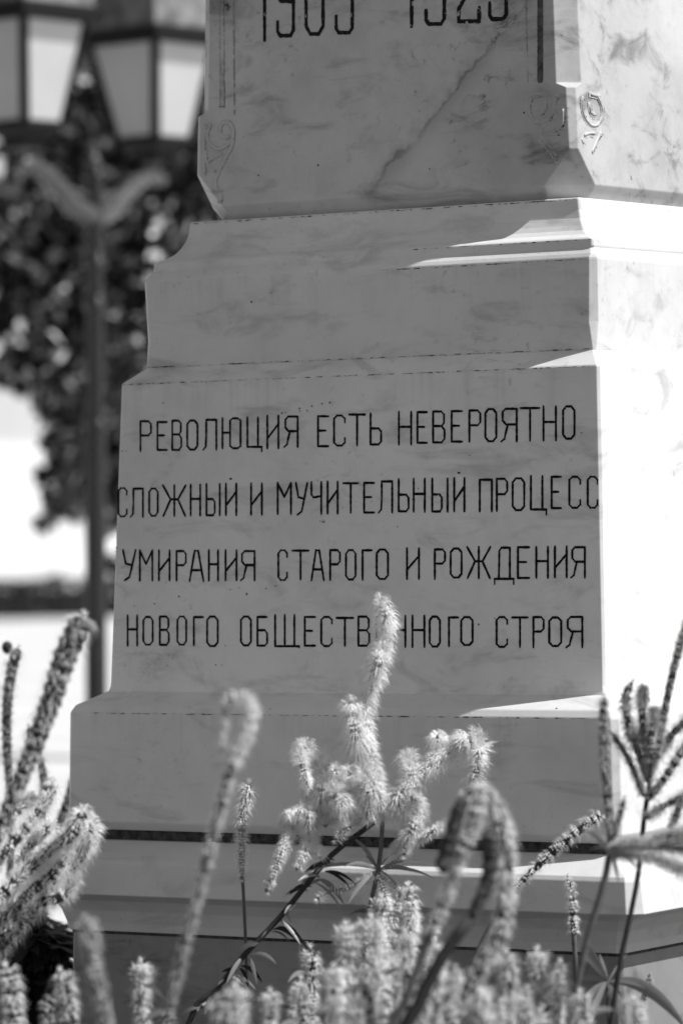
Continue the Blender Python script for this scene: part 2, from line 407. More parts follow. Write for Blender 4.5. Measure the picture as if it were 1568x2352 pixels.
# writing: strokes on a 0..1 box, y up
def arc_o(x0, y0, x1, y1, c=0.28):
    """narrow O with cut corners"""
    w = x1 - x0; cy = c * w * 0.45
    cx = c * w
    return [(x0 + cx, y0), (x1 - cx, y0), (x1, y0 + cy), (x1, y1 - cy), (x1 - cx, y1), (x0 + cx, y1), (x0, y1 - cy), (x0, y0 + cy), (x0 + cx, y0)]
GL = {
    'Р': [[(0, 0), (0, 1), (.75, 1), (1, .9), (1, .62), (.75, .52), (0, .52)]],
    'Е': [[(1, 1), (0, 1), (0, 0), (1, 0)], [(0, .52), (.72, .52)]],
    'В': [[(0, 0), (0, 1), (.72, 1), (.95, .9), (.95, .64), (.75, .53), (0, .53)], [(.75, .53), (1, .4), (1, .12), (.75, 0), (0, 0)]],
    'О': [arc_o(0, 0, 1, 1)],
    'Л': [[(0, 0), (.18, .1), (.22, .5), (.22, 1), (1, 1), (1, 0)]],
    'Ю': [[(0, 0), (0, 1)], [(0, .52), (.42, .52)], arc_o(.42, 0, 1, 1)],
    'Ц': [[(0, 1), (0, 0), (1, 0), (1, -.14)], [(.74, 1), (.74, 0)]],
    'И': [[(0, 1), (0, 0)], [(0, .3), (1, .75)], [(1, 1), (1, 0)]],
    'Й': [[(0, 1), (0, 0)], [(0, .3), (1, .75)], [(1, 1), (1, 0)], [(.42, 1.16), (.5, 1.16)]],
    'Я': [[(1, 0), (1, 1), (.28, 1), (.08, .9), (.08, .64), (.3, .52), (1, .52)], [(.42, .52), (.25, .2), (.2, .08), (0, 0)]],
    'С': [[(1, .78), (1, .9), (.72, 1), (.28, 1), (0, .9), (0, .1), (.28, 0), (.72, 0), (1, .1), (1, .24)]],
    'Т': [[(0, 1), (1, 1)], [(.5, 1), (.5, 0)]],
    'Ь': [[(0, 1), (0, 0), (.75, 0), (1, .1), (1, .42), (.75, .52), (0, .52)]],
    'Н': [[(0, 1), (0, 0)], [(1, 1), (1, 0)], [(0, .54), (1, .54)]],
    'Ж': [[(.5, 1), (.5, 0)], [(0, 1), (.34, .54), (.66, .54), (1, 1)], [(.34, .54), (.02, 0)], [(.66, .54), (.98, 0)]],
    'Ы': [[(0, 1), (0, 0), (.5, 0), (.62, .1), (.62, .42), (.48, .52), (0, .52)], [(1, 1), (1, 0)]],
    'М': [[(0, 0), (0, 1), (.5, .55), (1, 1), (1, 0)]],
    'У': [[(0, 1), (.22, .55), (.72, .5)], [(1, 1), (.62, .3), (.5, .1), (.15, 0)]],
    'Ч': [[(0, 1), (0, .62), (.2, .52), (1, .56)], [(1, 1), (1, 0)]],
    'П': [[(0, 0), (0, 1), (1, 1), (1, 0)]],
    'А': [[(0, 0), (.36, 1), (.62, 1), (1, 0)], [(.16, .36), (.86, .36)]],
    'Г': [[(0, 0), (0, 1), (1, 1)]],
    'Д': [[(0, -.16), (0, 0), (1, 0), (1, -.16)], [(.22, 0), (.25, .9), (.36, 1), (.8, 1), (.8, 0)]],
    'Б': [[(.95, 1), (0, 1), (0, 0), (.75, 0), (1, .1), (1, .42), (.75, .54), (0, .54)]],
    'Щ': [[(0, 1), (0, 0), (1, 0), (1, -.03)], [(.4, 1), (.4, 0)], [(.8, 1), (.8, 0)]],
    '1': [[(0, .8), (1, 1), (1, 0)]],
    '9': [[(1, .5), (.2, .5), (0, .58), (0, .93), (.2, 1), (.8, 1), (1, .93), (1, .08), (.82, 0), (.15, 0), (0, .06), (0, .2)]],
    '0': [arc_o(0, 0, 1, 1, .25)],
    '5': [[(1, 1), (0, 1), (0, .55), (.8, .55), (1, .47), (1, .07), (.82, 0), (.15, 0), (0, .06), (0, .24)]],
    '2': [[(0, .8), (0, .93), (.2, 1), (.8, 1), (1, .93), (1, .72), (0, .18), (0, 0), (1, 0), (1, .2)]],
}

class Face:
    """The leaning front face of a block, for setting things on it."""
    def __init__(s, w0, z0, w1, z1):
        s.p = Vector((0, -w0, z0)); t = Vector((0, -w1 + w0, z1 - z0)).normalized()
        s.up = -t if t.z < 0 else t
        s.n = Vector((1, 0, 0)).cross(s.up).normalized()
        if s.n.y > 0: s.n = -s.n
    def pt(s, px, py, off=0.0):
        return on_plane(px, py, s.p, s.n) + s.n * off
F_INSC = Face(0.6865, 1.9133, 0.7103, 1.1702)
F_SHAFT = Face(0.5362 - SHY, 2.8784, 0.5525 - SHY, 2.352)
F_LUG = F_SHAFT

_lift = [0]
def stroke(b, pts3, n, width, lift=0.0006, jit=0.10, step=0.006, round_ends=True):
    """a painted line on a face: a ribbon with a slightly uneven edge, each ribbon a hair above the last"""
    for i in range(len(pts3) - 1):
        _lift[0] += 1
        off = n * (lift + (_lift[0] % 40) * 0.00001)
        a, c = pts3[i], pts3[i + 1]
        d = (c - a); L = d.length
        if L < 1e-6: continue
        d = d / L; s = n.cross(d).normalized()
        k = max(1, int(L / step)); e = width * 0.42
        prev = None
        for j in range(k + 1):
            t = -e + (L + 2 * e) * j / k
            h = width * 0.5 * (1 + RND.uniform(-jit, jit) * 1.6)
            if j in (0, k): h *= 0.72
            q = a + d * t + off + s * RND.uniform(-jit, jit) * width * 0.25
            cur = (q - s * h, q + s * h)
            if prev: b.quad(prev[0], cur[0], cur[1], prev[1])
            prev = cur

def cropA(x, y): return (245 + x * .390625, 888.1 + y * .390625)
def cropB(x, y): return (796.25 + x * .390625, 888.1 + y * .390625)
A, B = cropA, cropB
LINES = [
 [('Р',A,200,262,203,378),('Е',A,300,355,208,372),('В',A,387,440,200,372),('О',A,475,535,199,370),('Л',A,570,646,195,370),('Ю',A,682,788,186,362),('Ц',A,828,912,182,354),('И',A,945,1010,172,362),('Я',A,1045,1123,176,354),
  ('Е',A,1243,1303,174,350),('С',A,1337,1400,170,346),('Т',B,15,107,164,345),('Ь',B,140,202,158,340),('Н',B,306,378,148,340),('Е',B,415,470,150,330),('В',B,507,574,146,328),('Е',B,616,676,144,323),('Р',B,720,784,140,322),('О',B,814,878,132,321),('Я',B,908,998,130,322),('Т',B,1022,1130,126,317),('Н',B,1155,1228,116,315),('О',B,1270,1337,116,306)],
 [('С',A,71,120,597,763),('Л',A,143,215,600,765),('О',A,252,302,599,759),('Ж',A,332,466,580,760),('Н',A,495,551,577,757),('Ы',A,588,666,573,756),('Й',A,702,763,571,755),('И',A,850,913,569,752),('М',A,1006,1084,567,748),('У',A,1113,1180,566,752),('Ч',A,1204,1262,562,748),('И',A,1299,1358,559,745),
  ('Т',A,1392,1477,568,740),('Е',B,102,160,566,740),('Л',B,188,267,557,740),('Ь',B,305,363,545,733),('Н',B,393,458,542,735),('Ы',B,502,592,541,734),('Й',B,631,691,538,733),('П',B,781,852,547,733),('Р',B,881,942,542,730),('О',B,974,1042,539,726),('Ц',B,1081,1172,526,722),('Е',B,1203,1257,530,714),('С',B,1307,1371,530,712),('С',B,1415,1472,530,712)],
 [('У',A,98,172,961,1138),('М',A,197,270,963,1140),('И',A,309,371,963,1138),('Р',A,412,467,967,1140),('А',A,489,570,965,1143),('Н',A,602,656,962,1140),('И',A,700,764,962,1138),('Я',A,790,870,967,1138),('С',A,1010,1061,962,1137),('Т',A,1093,1187,964,1133),('А',A,1204,1277,962,1138),('Р',A,1314,1371,961,1135),('О',A,1407,1463,961,1134),('Г',A,1504,1558,962,1135),
  ('О',B,176,242,958,1131),('И',B,354,424,951,1130),('Р',B,517,577,957,1130),('О',B,610,674,952,1122),('Ж',B,707,843,943,1125),('Д',B,868,980,947,1130),('Е',B,1005,1071,944,1125),('Н',B,1113,1181,943,1123),('И',B,1222,1291,940,1120),('Я',B,1318,1398,944,1122)],
 [('Н',A,125,181,1346,1522),('О',A,217,272,1354,1517),('В',A,314,367,1352,1518),('О',A,417,469,1352,1517),('Г',A,514,568,1355,1520),('О',A,592,654,1352,1525),('О',A,790,849,1352,1521),('Б',A,887,944,1354,1523),('Щ',A,991,1132,1343,1526),('Е',A,1165,1225,1354,1523),('С',A,1262,1324,1354,1525),('Т',A,1352,1449,1360,1523),('В',A,1480,1544,1352,1523),
  ('Е',B,174,230,1357,1527),('Н',B,278,344,1348,1530),('Н',B,386,456,1347,1530),('О',B,487,547,1352,1528),('Г',B,600,654,1357,1525),('О',B,672,739,1355,1519),('С',B,880,942,1355,1530),('Т',B,972,1062,1357,1530),('Р',B,1096,1156,1355,1532),('О',B,1189,1259,1357,1525),('Я',B,1290,1383,1354,1532)],
]
def write(name, letters, face, width, mat, parent):
    b = MB()
    for ch, fn, x0, x1, y0, y1 in letters:
        for st in GL[ch]:
            pts = []
            for u, v in st:
                px, py = fn(x0 + u * (x1 - x0), y1 + v * (y0 - y1)) if fn else (x0 + u * (x1 - x0), y1 + v * (y0 - y1))
                pts.append(face.pt(px, py))
            stroke(b, pts, face.n, width)
    return b.build(name, mat, parent)
for ln in LINES:
    write('inscription_line', ln, F_INSC, 0.0060, M_PAINT, insc)
write('year_numeral', [('1', None, 592, 608, -62, 92), ('9', None, 638, 674, -76, 82), ('0', None, 703, 742, -80, 78), ('5', None, 772, 809, -82, 75)], F_SHAFT, 0.0098, M_DIGIT, shaft)
write('year_numeral', [('1', None, 930, 945, -98, 60), ('9', None, 978, 1020, -100, 55), ('2', None, 1053, 1100, -107, 49), ('5', None, 1124, 1162, -110, 44)], F_SHAFT, 0.0102, M_DIGIT, shaft)

# slots, borders and carved scrolls of the shaft
def ribbon(name, face, pts, width, mat, parent, jit=0.08, lift=0.0007, curve=False):
    b = MB()
    p3 = [face.pt(x, y) for x, y in pts]
    if curve: p3 = smooth_path(p3, 0.006)
    stroke(b, p3, face.n, width, lift, jit)
    return b.build(name, mat, parent)
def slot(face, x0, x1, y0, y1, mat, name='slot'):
    """slot drawn as a flat dark strip on the face, not cut in"""
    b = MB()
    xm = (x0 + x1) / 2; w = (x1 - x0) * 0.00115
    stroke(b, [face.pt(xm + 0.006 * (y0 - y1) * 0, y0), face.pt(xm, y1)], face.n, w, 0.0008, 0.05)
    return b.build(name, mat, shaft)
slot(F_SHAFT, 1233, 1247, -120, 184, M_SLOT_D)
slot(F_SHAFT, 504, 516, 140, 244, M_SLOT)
for x0, x1, ytop, ybot, mt in ((504, 506.5, -100, 244, M_FAINT), (514.5, 516.5, -100, 244, M_GROOVE)):
    ribbon('slot_edge', F_SHAFT, [(x0, ytop), (x1, ybot)], 0.0014, mt, shaft, 0.3, 0.0011)
ribbon('slot_edge', F_SHAFT, [(503, 245), (517, 245)], 0.002, M_GROOVE, shaft, 0.3, 0.0013)
# pilaster strip standing a few millimetres proud each side
def raised(name, face, outline, thick, parent, mat):
    b = MB()
    lo = [face.pt(x, y, -0.004) for x, y in outline]; hi = [face.pt(x, y, thick) for x, y in outline]
    n = len(lo); b.v += lo + hi
    b.f.append(tuple(range(n, 2 * n)))
    for j in range(n): b.f.append((j, (j + 1) % n, n + (j + 1) % n, n + j))
    return b.build(name, mat, parent)
ribbon('panel_border', F_SHAFT, [(536, -120), (539, 262)], 0.005, M_FAINT, shaft, 0.2)
ribbon('panel_border', F_SHAFT, [(1204, -110), (1212, 190)], 0.003, M_FAINT, shaft, 0.4)

def scroll(name, face, curves, mat_t, mat_l):
    """carved scroll: a raised rib with its shade painted beside and under it"""
    t = MB(); l = MB(); w2 = MB()
    for c in curves:
        p3 = smooth_path([face.pt(x, y) for x, y in c], 0.008)
        t.tube([q + face.n * -0.0010 for q in p3], 0.0044, 8)
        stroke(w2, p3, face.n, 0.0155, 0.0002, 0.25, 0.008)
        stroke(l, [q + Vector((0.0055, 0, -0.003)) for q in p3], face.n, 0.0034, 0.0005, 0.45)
    o = t.build(name, mat_t, shaft, smooth=True)
    l.build('shade_line', mat_l, o); w2.build('recess_shade', M_RELIEF_SHADE, o)  # relief shade painted as flat strips along the ribs
    return o
scroll('carved_scroll', F_LUG, [[(484, 285), (476, 305), (478, 325), (490, 338), (505, 342), (520, 335), (533, 322), (536, 300), (528, 284), (514, 282), (506, 292), (506, 306), (515, 316), (525, 314)],
                               [(536, 322), (528, 345), (514, 370), (502, 395), (494, 420), (500, 440), (508, 452), (506, 462)],
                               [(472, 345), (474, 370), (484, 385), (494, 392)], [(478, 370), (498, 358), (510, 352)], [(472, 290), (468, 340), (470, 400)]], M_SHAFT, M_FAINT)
scroll('carved_scroll', F_LUG, [[(1222, 221), (1248, 220)], [(1248, 221), (1252, 245), (1244, 260), (1232, 260), (1228, 255)],
                               [(1222, 222), (1214, 240), (1215, 262), (1225, 278), (1242, 283), (1258, 275), (1268, 255), (1272, 230), (1278, 222)],
                               [(1246, 305), (1262, 308), (1280, 308)], [(1243, 322), (1258, 340), (1270, 356), (1277, 370)], [(1274, 300), (1290, 285), (1292, 250)]], M_SHAFT, M_GRIME_SHADE)
# the same scroll on the sunlit right face
class SideFace:
    def __init__(s, w, z, cx):
        s.p = Vector((cx + w, 0, z)); s.n = Vector((1, 0, 0.02)).normalized(); s.up = Vector((0, 0, 1))
    def pt(s, px, py, off=0.0): return on_plane(px, py, s.p, s.n) + s.n * off
F_SIDE = SideFace(0.5482, 2.50, 0.0285)
scroll('carved_scroll', F_SIDE, [[(1355, 217), (1374, 221)], [(1372, 222), (1381, 245), (1380, 270), (1368, 288), (1353, 285), (1340, 265), (1335, 240), (1336, 226)],
                                [(1352, 240), (1355, 258), (1364, 264)], [(1340, 312), (1350, 306), (1362, 307)], [(1378, 304), (1366, 330), (1357, 352)], [(1334, 318), (1338, 330)]], M_SHAFT, M_GRIME_SHADE)

# grime along arrises and joints
def seam(face_levels, zoff, width, mat, x0f=0.0, x1f=1.0, parent=None):
    w, cx, z, c = face_levels
    b = MB(); n = Vector((0, -1, 0))
    xa, xb = cx - w + c, cx + w - c
    a = Vector((xa + (xb - xa) * x0f, -w, z + zoff)); e = Vector((xa + (xb - xa) * x1f, -w, z + zoff))
    stroke(b, [a, e], n, width, 0.0012, 0.5, 0.01)
    return b.build('grime_line', mat, parent)
seam((0.6455, 0.0241, 1.9525, 0.006), 0.003, 0.0022, M_GRIME_SHADE, 0, 1, upper)
seam((0.6865, 0.0160, 1.9133, 0.007), 0.0, 0.0020, M_GRIME_SHADE, 0, 1, insc)
seam((0.7850, 0.0, 1.0985, 0.016), 0.0, 0.0018, M_GRIME_SHADE, 0.04, 1, base)
seam((0.6507, 0.0253, 2.165, 0.015), 0.0, 0.0018, M_GRIME_SHADE, 0.55, 1, upper)
seam((0.6325, 0.0300, 2.212, 0.005), 0.0, 0.0018, M_GRIME_SHADE, 0.6, 1, upper)
seam((0.5639, 0.0259, 2.313, 0.006), 0.0, 0.0025, M_GRIME_SHADE, 0.0, 1, upper)

# pits and dark specks seen on the inscription block
sp = MB()
for x, y, r in [(375,926,2.2),(281,1036,2),(291,1035,1.4),(377,1043,1.4),(648,949,2.4),(656,948,1.6),(688,938,2.2),(689,944,1.6),(706,943,2),(717,933,2),(740,927,2.4),(758,925,2.6),
                (269,1258,2.4),(267,1266,1.4),(530,1354,1.6),(550,1350,1.6),(612,1352,2),(633,1346,2),(567,1364,2.6),(412,1370,2.6),(356,1387,2.2),(518,1483,1.5),(496,1527,1.8),(510,1528,1.6),
                (741,1198,2),(745,1199,2.2),(736,1197,1.4),(743,1195,1.2),(1335,994,1.8),(1078,1046,1.6),(913,1210,1.8),(961,1122,1.8),(1099,1434,2.4),(1136,1420,1.4)]:
    for k in range(1):
        c = F_INSC.pt(x, y, 0.0012 + RND.uniform(0, 0.0003)); r *= 0.001
        pts = [c + Vector((1, 0, 0)) * r * RND.uniform(.7, 1.2) * cos(a * pi / 4) + F_INSC.up * r * RND.uniform(.7, 1.2) * sin(a * pi / 4) for a in range(8)]
        n0 = len(sp.v); sp.v += pts; sp.f.append(tuple(range(n0, n0 + 8)))
sp.build('stone_pits', M_MORTAR, insc)

# ------------------------------------------------------------------ street lamp
LD = 22.0
LS = LD / FPX
lean_b = at(222, 1640, LD); lean_t = at(217, 420, LD)
ax = (lean_t - lean_b).normalized()
def pole_pt(py): return lean_b + ax * ((1640 - py) * LS)
foot = lean_b + ax * (-(lean_b.z) / ax.z)
LAMP = thing('street_lamp', 'grey street lamp with two tapered milky lanterns on curved arms beside the tree', 'street lamp', tuple(foot))
def zpole(py): return (pole_pt(py) - foot).length
b = MB()
zt = zpole(330)
prof = [(0.16, 0), (0.16, 0.12), (0.12, 0.16), (0.11, 0.5), (0.085, 0.56), (0.055, 0.62), (0.0545, zpole(1260)), (0.0545, zpole(990)), (0.047, zpole(975)),
        (0.045, zpole(700)), (0.043, zpole(610)), (0.048, zpole(520)), (0.050, zpole(430)), (0.045, zpole(415)), (0.02, zpole(400)), (0.018, zpole(385))]
b.lathe(prof, foot, ax, 20)
b.build('pole', M_POLE, LAMP, smooth=True)
for py, r in ((975, 0.064), (700, 0.060), (690, 0.056), (605, 0.062), (592, 0.055), (405, 0.056), (392, 0.045)):
    b = MB(); z = zpole(py)
    b.lathe([(r * .8, z - .022), (r, z - .012), (r, z + .012), (r * .8, z + .022)], foot, ax, 20); b.build('collar', M_POLE, LAMP, smooth=True)
b = MB(); z = zpole(378)
b.lathe([(0.008, z - .03), (0.026, z - 0.01), (0.034, z + .015), (0.026, z + .04), (0.012, z + .06), (0.016, z + .075), (0.006, z + .11)], foot, ax, 14); b.build('finial', M_METAL, LAMP, smooth=True)

def lantern(cpx, cpy_top, cpy_bot, depth, sgn):
    """four-sided lantern, one corner towards the camera, wider at the top"""
    s = depth / FPX
    axis_pt = at(cpx, cpy_bot, depth + 0.0)
    front = -_f; side = _r; up = Vector((0, 0, 1))
    # turn so that the near corner sits where the photo shows it
    tw = radians(6)
    d1 = (front * cos(tw) + side * sin(tw)); d2 = up.cross(d1)
    h = (cpy_bot - cpy_top) * s
    Rt, Rb = 0.325, 0.185
    dirs = [d1, d2, -d1, -d2]
    c0 = axis_pt + (-d1) * Rb                         # centre of the bottom, the near corner is at axis_pt
    root = MB()
    def corner(k, R, z): return c0 + dirs[k] * R + up * z
    for k in range(4):
        root.tube([corner(k, Rb, -0.012), corner(k, Rt, h + 0.012)], 0.026, 6)
        root.tube([corner(k, Rb, 0), corner((k + 1) % 4, Rb, 0)], 0.024, 6)
        root.tube([corner(k, Rt, h), corner((k + 1) % 4, Rt, h)], 0.026, 6)
    root.rings([[corner(k, R, z) for k in range(4)] for R, z in ((Rb * .5, -0.11), (Rb * .62, -0.06), (Rb * 1.02, -0.02), (Rb * 1.02, -0.005))])
    lt = root.build('lantern', M_IRON, LAMP)
    for k in range(4):
        p = MB(); kk = (k + 1) % 4; i = 0.985
        a, bq, cq, dq = corner(k, Rb * i, 0), corner(kk, Rb * i, 0), corner(kk, Rt * i, h), corner(k, Rt * i, h)
        nrm = (bq - a).cross(dq - a).normalized() * 0.006
        p.rings([[a, bq, cq, dq], [a + nrm, bq + nrm, cq + nrm, dq + nrm]]); p.build('pane', M_PANE, lt)
    rf = MB()
    rm = MB(); rm.rings([[corner(k, R, z) for k in range(4)] for R, z in ((Rt * 1.2, h - 0.035), (Rt * 1.26, h - 0.03), (Rt * 1.28, h + 0.03), (Rt * 1.16, h + 0.05))]); rm.build('eave_rim', M_IRON, lt)
    rr = [(Rt * 1.12, h + 0.052), (Rt * 0.80, h + 0.30), (Rt * 0.45, h + 0.36), (Rt * 0.42, h + 0.42), (Rt * .1, h + 0.48)]
    rf.rings([[corner(k, R, z) for k in range(4)] for R, z in rr]); rf.build('lantern_roof', M_ROOF, lt)
    return c0, lt
cR, ltR = lantern(358, 84, 318, 22.4, 1)
cL, ltL = lantern(58, 30, 282, 21.5, -1)
def arm(center, py0):
    st = pole_pt(py0); out = (center - st); out.z = 0; L = out.length; o = out / L
    top = Vector((center.x, center.y, center.z - 0.11))
    tip = top + Vector((0, 0, -0.07))
    b = MB()
    dz = tip.z - st.z
    pts = smooth_path([st, st + o * L * .3 + Vector((0, 0, dz * .22)), st + o * L * .55 + Vector((0, 0, dz * .62)), st + o * L * .82 + Vector((0, 0, dz * .93)), tip + Vector((0, 0, 0.0)), tip + o * .03 + Vector((0, 0, -.05))], 0.03)
    n = len(pts)
    b.tube(pts, [0.055 - 0.018 * i / n for i in range(n)], 10)
    b.tube(smooth_path([st + Vector((0, 0, .09)), st + o * L * .2 + Vector((0, 0, .12)), st + o * L * .42 + Vector((0, 0, dz * .55))], 0.02), 0.016, 8)
    b.lathe([(0.02, -.09), (0.03, -.05), (0.024, -.02), (0.045, 0.0), (0.05, 0.015)], top, (0, 0, 1), 14)
    return b.build('arm', M_METAL, LAMP, smooth=True)
arm(cR, 500); arm(cL, 500)

# ------------------------------------------------------------------ background: tree, hedge, house
def leafy(b, c, r, n, size, squash=1.0, rnd=RND, shell=0.35):
    for i in range(n):
        d = Vector((rnd.gauss(0, 1), rnd.gauss(0, 1), rnd.gauss(0, 1))).normalized()
        q = c + Vector((d.x, d.y, d.z * squash)) * r * (shell + (1 - shell) * rnd.random() ** 0.6) * rnd.uniform(.85, 1.1)
        nrm = (d * 0.6 + Vector((rnd.uniform(-1, 1), rnd.uniform(-1, 1), rnd.uniform(-.2, 1.4)))).normalized()
        a = nrm.orthogonal().normalized(); t = rnd.uniform(0, 2 * pi)
        u = a * cos(t) + nrm.cross(a) * sin(t); v = nrm.cross(u)
        s = size * rnd.uniform(.6, 1.3)
        tip = q + u * s - Vector((0, 0, s * .25)); k = len(b.v)
        b.v += [q - u * s * .6, q - v * s * .38 + nrm * s * .08, tip, q + v * s * .38 + nrm * s * .08, q]
        b.f += [(k, k + 1, k + 2, k + 4), (k, k + 4, k + 2, k + 3)]
TD = 27.0
trunk_p = at(560, 1500, TD + 1.0); trunk_p.z = 0
TREE = thing('tree', 'dark broadleaf tree behind the street lamp with leaves coloured as sun glints', 'tree', tuple(trunk_p))
cr = MB(); lm = MB()
clumps = []
for px, py, r in [(-20,60,75),(60,40,80),(150,60,80),(120,170,80),(200,230,80),(60,330,70),(140,330,80),(250,320,90),(330,200,110),(420,120,90),(420,330,100),(330,420,90),(180,440,90),(60,450,80),(-10,500,70),
                  (430,470,80),(360,520,90),(250,540,90),(110,560,80),(20,600,80),(340,620,80),(240,650,80),(110,680,80),(20,720,75),(70,790,70),(160,770,80),(300,740,70),(240,820,70),(290,860,50),
                  (140,840,55),(175,910,50),(255,930,45),(285,960,50),(160,985,38),(190,1040,45),(140,1065,32),(270,1060,45),(215,1120,45),(125,1175,24),(160,1130,32),(265,1140,36),(262,1200,20),(258,1290,22),(262,1350,20),(480,560,90),(520,700,90),(480,820,80),
                  (560,300,130),(640,520,140),(15,850,42),(60,872,36),(100,900,34),(95,860,40),(120,945,32),(150,1000,30),(118,1010,24),(100,1090,20),(112,1140,20),(172,1170,26),(96,1200,13),(150,1080,26),(180,1000,34),(40,830,40),(130,880,40)]:
    clumps.append((px, py, r, 0))
for px, py, r in [(0,100,130),(200,120,130),(380,250,140),(150,380,130),(300,500,140),(60,560,110),(200,640,120),(330,700,90),(110,730,80),(250,900,50),(480,420,150),(560,650,150),(240,1000,50),(220,1080,40)]:
    clumps.append((px, py, r, 1))
for px, py, r, back in clumps:
    d = TD + (1.2 if back else 0) + RND.uniform(-.35, .35)
    c = at(px, py, d); R = r * d / FPX
    n = int(70 + 2600 * R * R * (4.6 if back else 2.6))
    leafy(cr, c, R, n, 0.068 if not back else 0.11, 0.95)
    a = trunk_p + Vector((0, 0, 2.2 + RND.uniform(-.3, .8)))
    mid = (a + c) / 2 + Vector((RND.uniform(-.2, .2), RND.uniform(-.2, .2), RND.uniform(0, .4)))
    lm.tube(smooth_path([a, mid, c], 0.3), [0.045, 0.03, 0.02, 0.012][:1] * 1 + [0.02] * (len(smooth_path([a, mid, c], 0.3)) - 1), 5)
cr.build('crown', M_LEAF, TREE)
lm.build('limbs', M_BARK, TREE, smooth=True)
tb = MB(); tb.tube(smooth_path([trunk_p, trunk_p + Vector((.05, .02, 1.2)), trunk_p + Vector((0, .05, 2.6)), trunk_p + Vector((.1, 0, 4.2))], .3), [0.2] * 4 + [0.16] * 40 if False else 0.17, 12)
tb.build('trunk', M_BARK, TREE, smooth=True)

# house far behind; its white side faces the sun
HD = 76.0
hc = at(120, 1400, HD); hc.z = 0
hn = (-_f * 0.72 + _r * 0.69).normalized()           # facade normal
ha = Vector((0, 0, 1)).cross(hn).normalized()        # along the facade
HOUSE = thing('house', 'whitewashed house far behind the lamp with greyer upper storey', 'house', tuple(hc))
def hbox(b, a0, a1, d0, d1, z0, z1):
    b.rings([[hc + ha * a + hn * d + Vector((0, 0, z)) for a, d in ((a0, d0), (a1, d0), (a1, d1), (a0, d1))] for z in (z0, z1)])
b = MB(); hbox(b, -9, 9, -8, 0, 0, 2.80); b.build('wall', M_WALL, HOUSE)
b = MB(); hbox(b, -9, 9, -8, -.06, 2.80, 9.5); b.build('upper_wall', M_WALL2, HOUSE)
b = MB(); hbox(b, -9.4, 9.4, -8.4, .4, 9.5, 9.8); hbox(b, -9, 9, -8, 0, 9.8, 10.6); b.build('roof', M_TILE, HOUSE)
for a0 in (-7, -4, 3.5, 6.5):
    b = MB(); hbox(b, a0, a0 + 1.1, -.1, -.02, 5.0, 7.0); w = b.build('window', M_WALL, HOUSE)
    b = MB(); hbox(b, a0 + .1, a0 + 1.0, -.06, 0.0, 5.1, 6.9); b.build('pane', M_GLASS, w)
# hedge before the house
hg = at(100, 1395, 66.0); hg.z = 0
HEDGE = MB()
for i in range(5200):
    t = RND.uniform(-7, 7); dd = RND.uniform(-.6, .6); z = RND.uniform(0.02, 0.60 + 0.02 * sin(t * 3) + 0.02 * sin(t * 7))
    q = hg + _r * t + _f * dd + Vector((0, 0, z)); s = RND.uniform(.05, .11)
    nrm = Vector((RND.uniform(-1, 1), RND.uniform(-1, 1), RND.uniform(-.3, 1.3))).normalized(); u = nrm.orthogonal().normalized(); v = nrm.cross(u)
    HEDGE.quad(q - u * s, q - v * s * .6, q + u * s, q + v * s * .6)
HEDGE.rings([[hg + _r * a + _f * d + Vector((0, 0, z)) for a, d in ((-7, -.5), (7, -.5), (7, .5), (-7, .5))] for z in (0, .42)])
tag(HEDGE.build('hedge', M_HEDGE, loc=tuple(hg)), 'low dark hedge along the foot of the white house', 'hedge')

# ------------------------------------------------------------------ flowering plants
def near(d):
    return d - (9.3 - d) * 0.85 if d < 9.3 else d

def P3(pts, depth, wob=0.02):
    out = []; depth = near(depth)
    for q in pts:
        dd = q[2] if len(q) > 2 else 0.0
        out.append(at(q[0], q[1], depth + dd))
    return out

def hair(b, base, n, t, L, w):
    """one curved silky hair"""
    s = n.cross(t)
    if s.length < 1e-5: s = n.orthogonal()
    s = s.normalized() * w
    p1 = base + (n * .8 + t * .3 + Vector((0, 0, .15))) * L * .62
    p2 = base + (n * 1.05 + t * RND.uniform(-.25, .25)) * L - Vector((0, 0, L * .22))
    k = len(b.v)
    b.v += [base - s, base + s, p1 + s * .7, p1 - s * .7, p2]
    b.f += [(k, k + 1, k + 2, k + 3), (k + 3, k + 2, k + 4)]

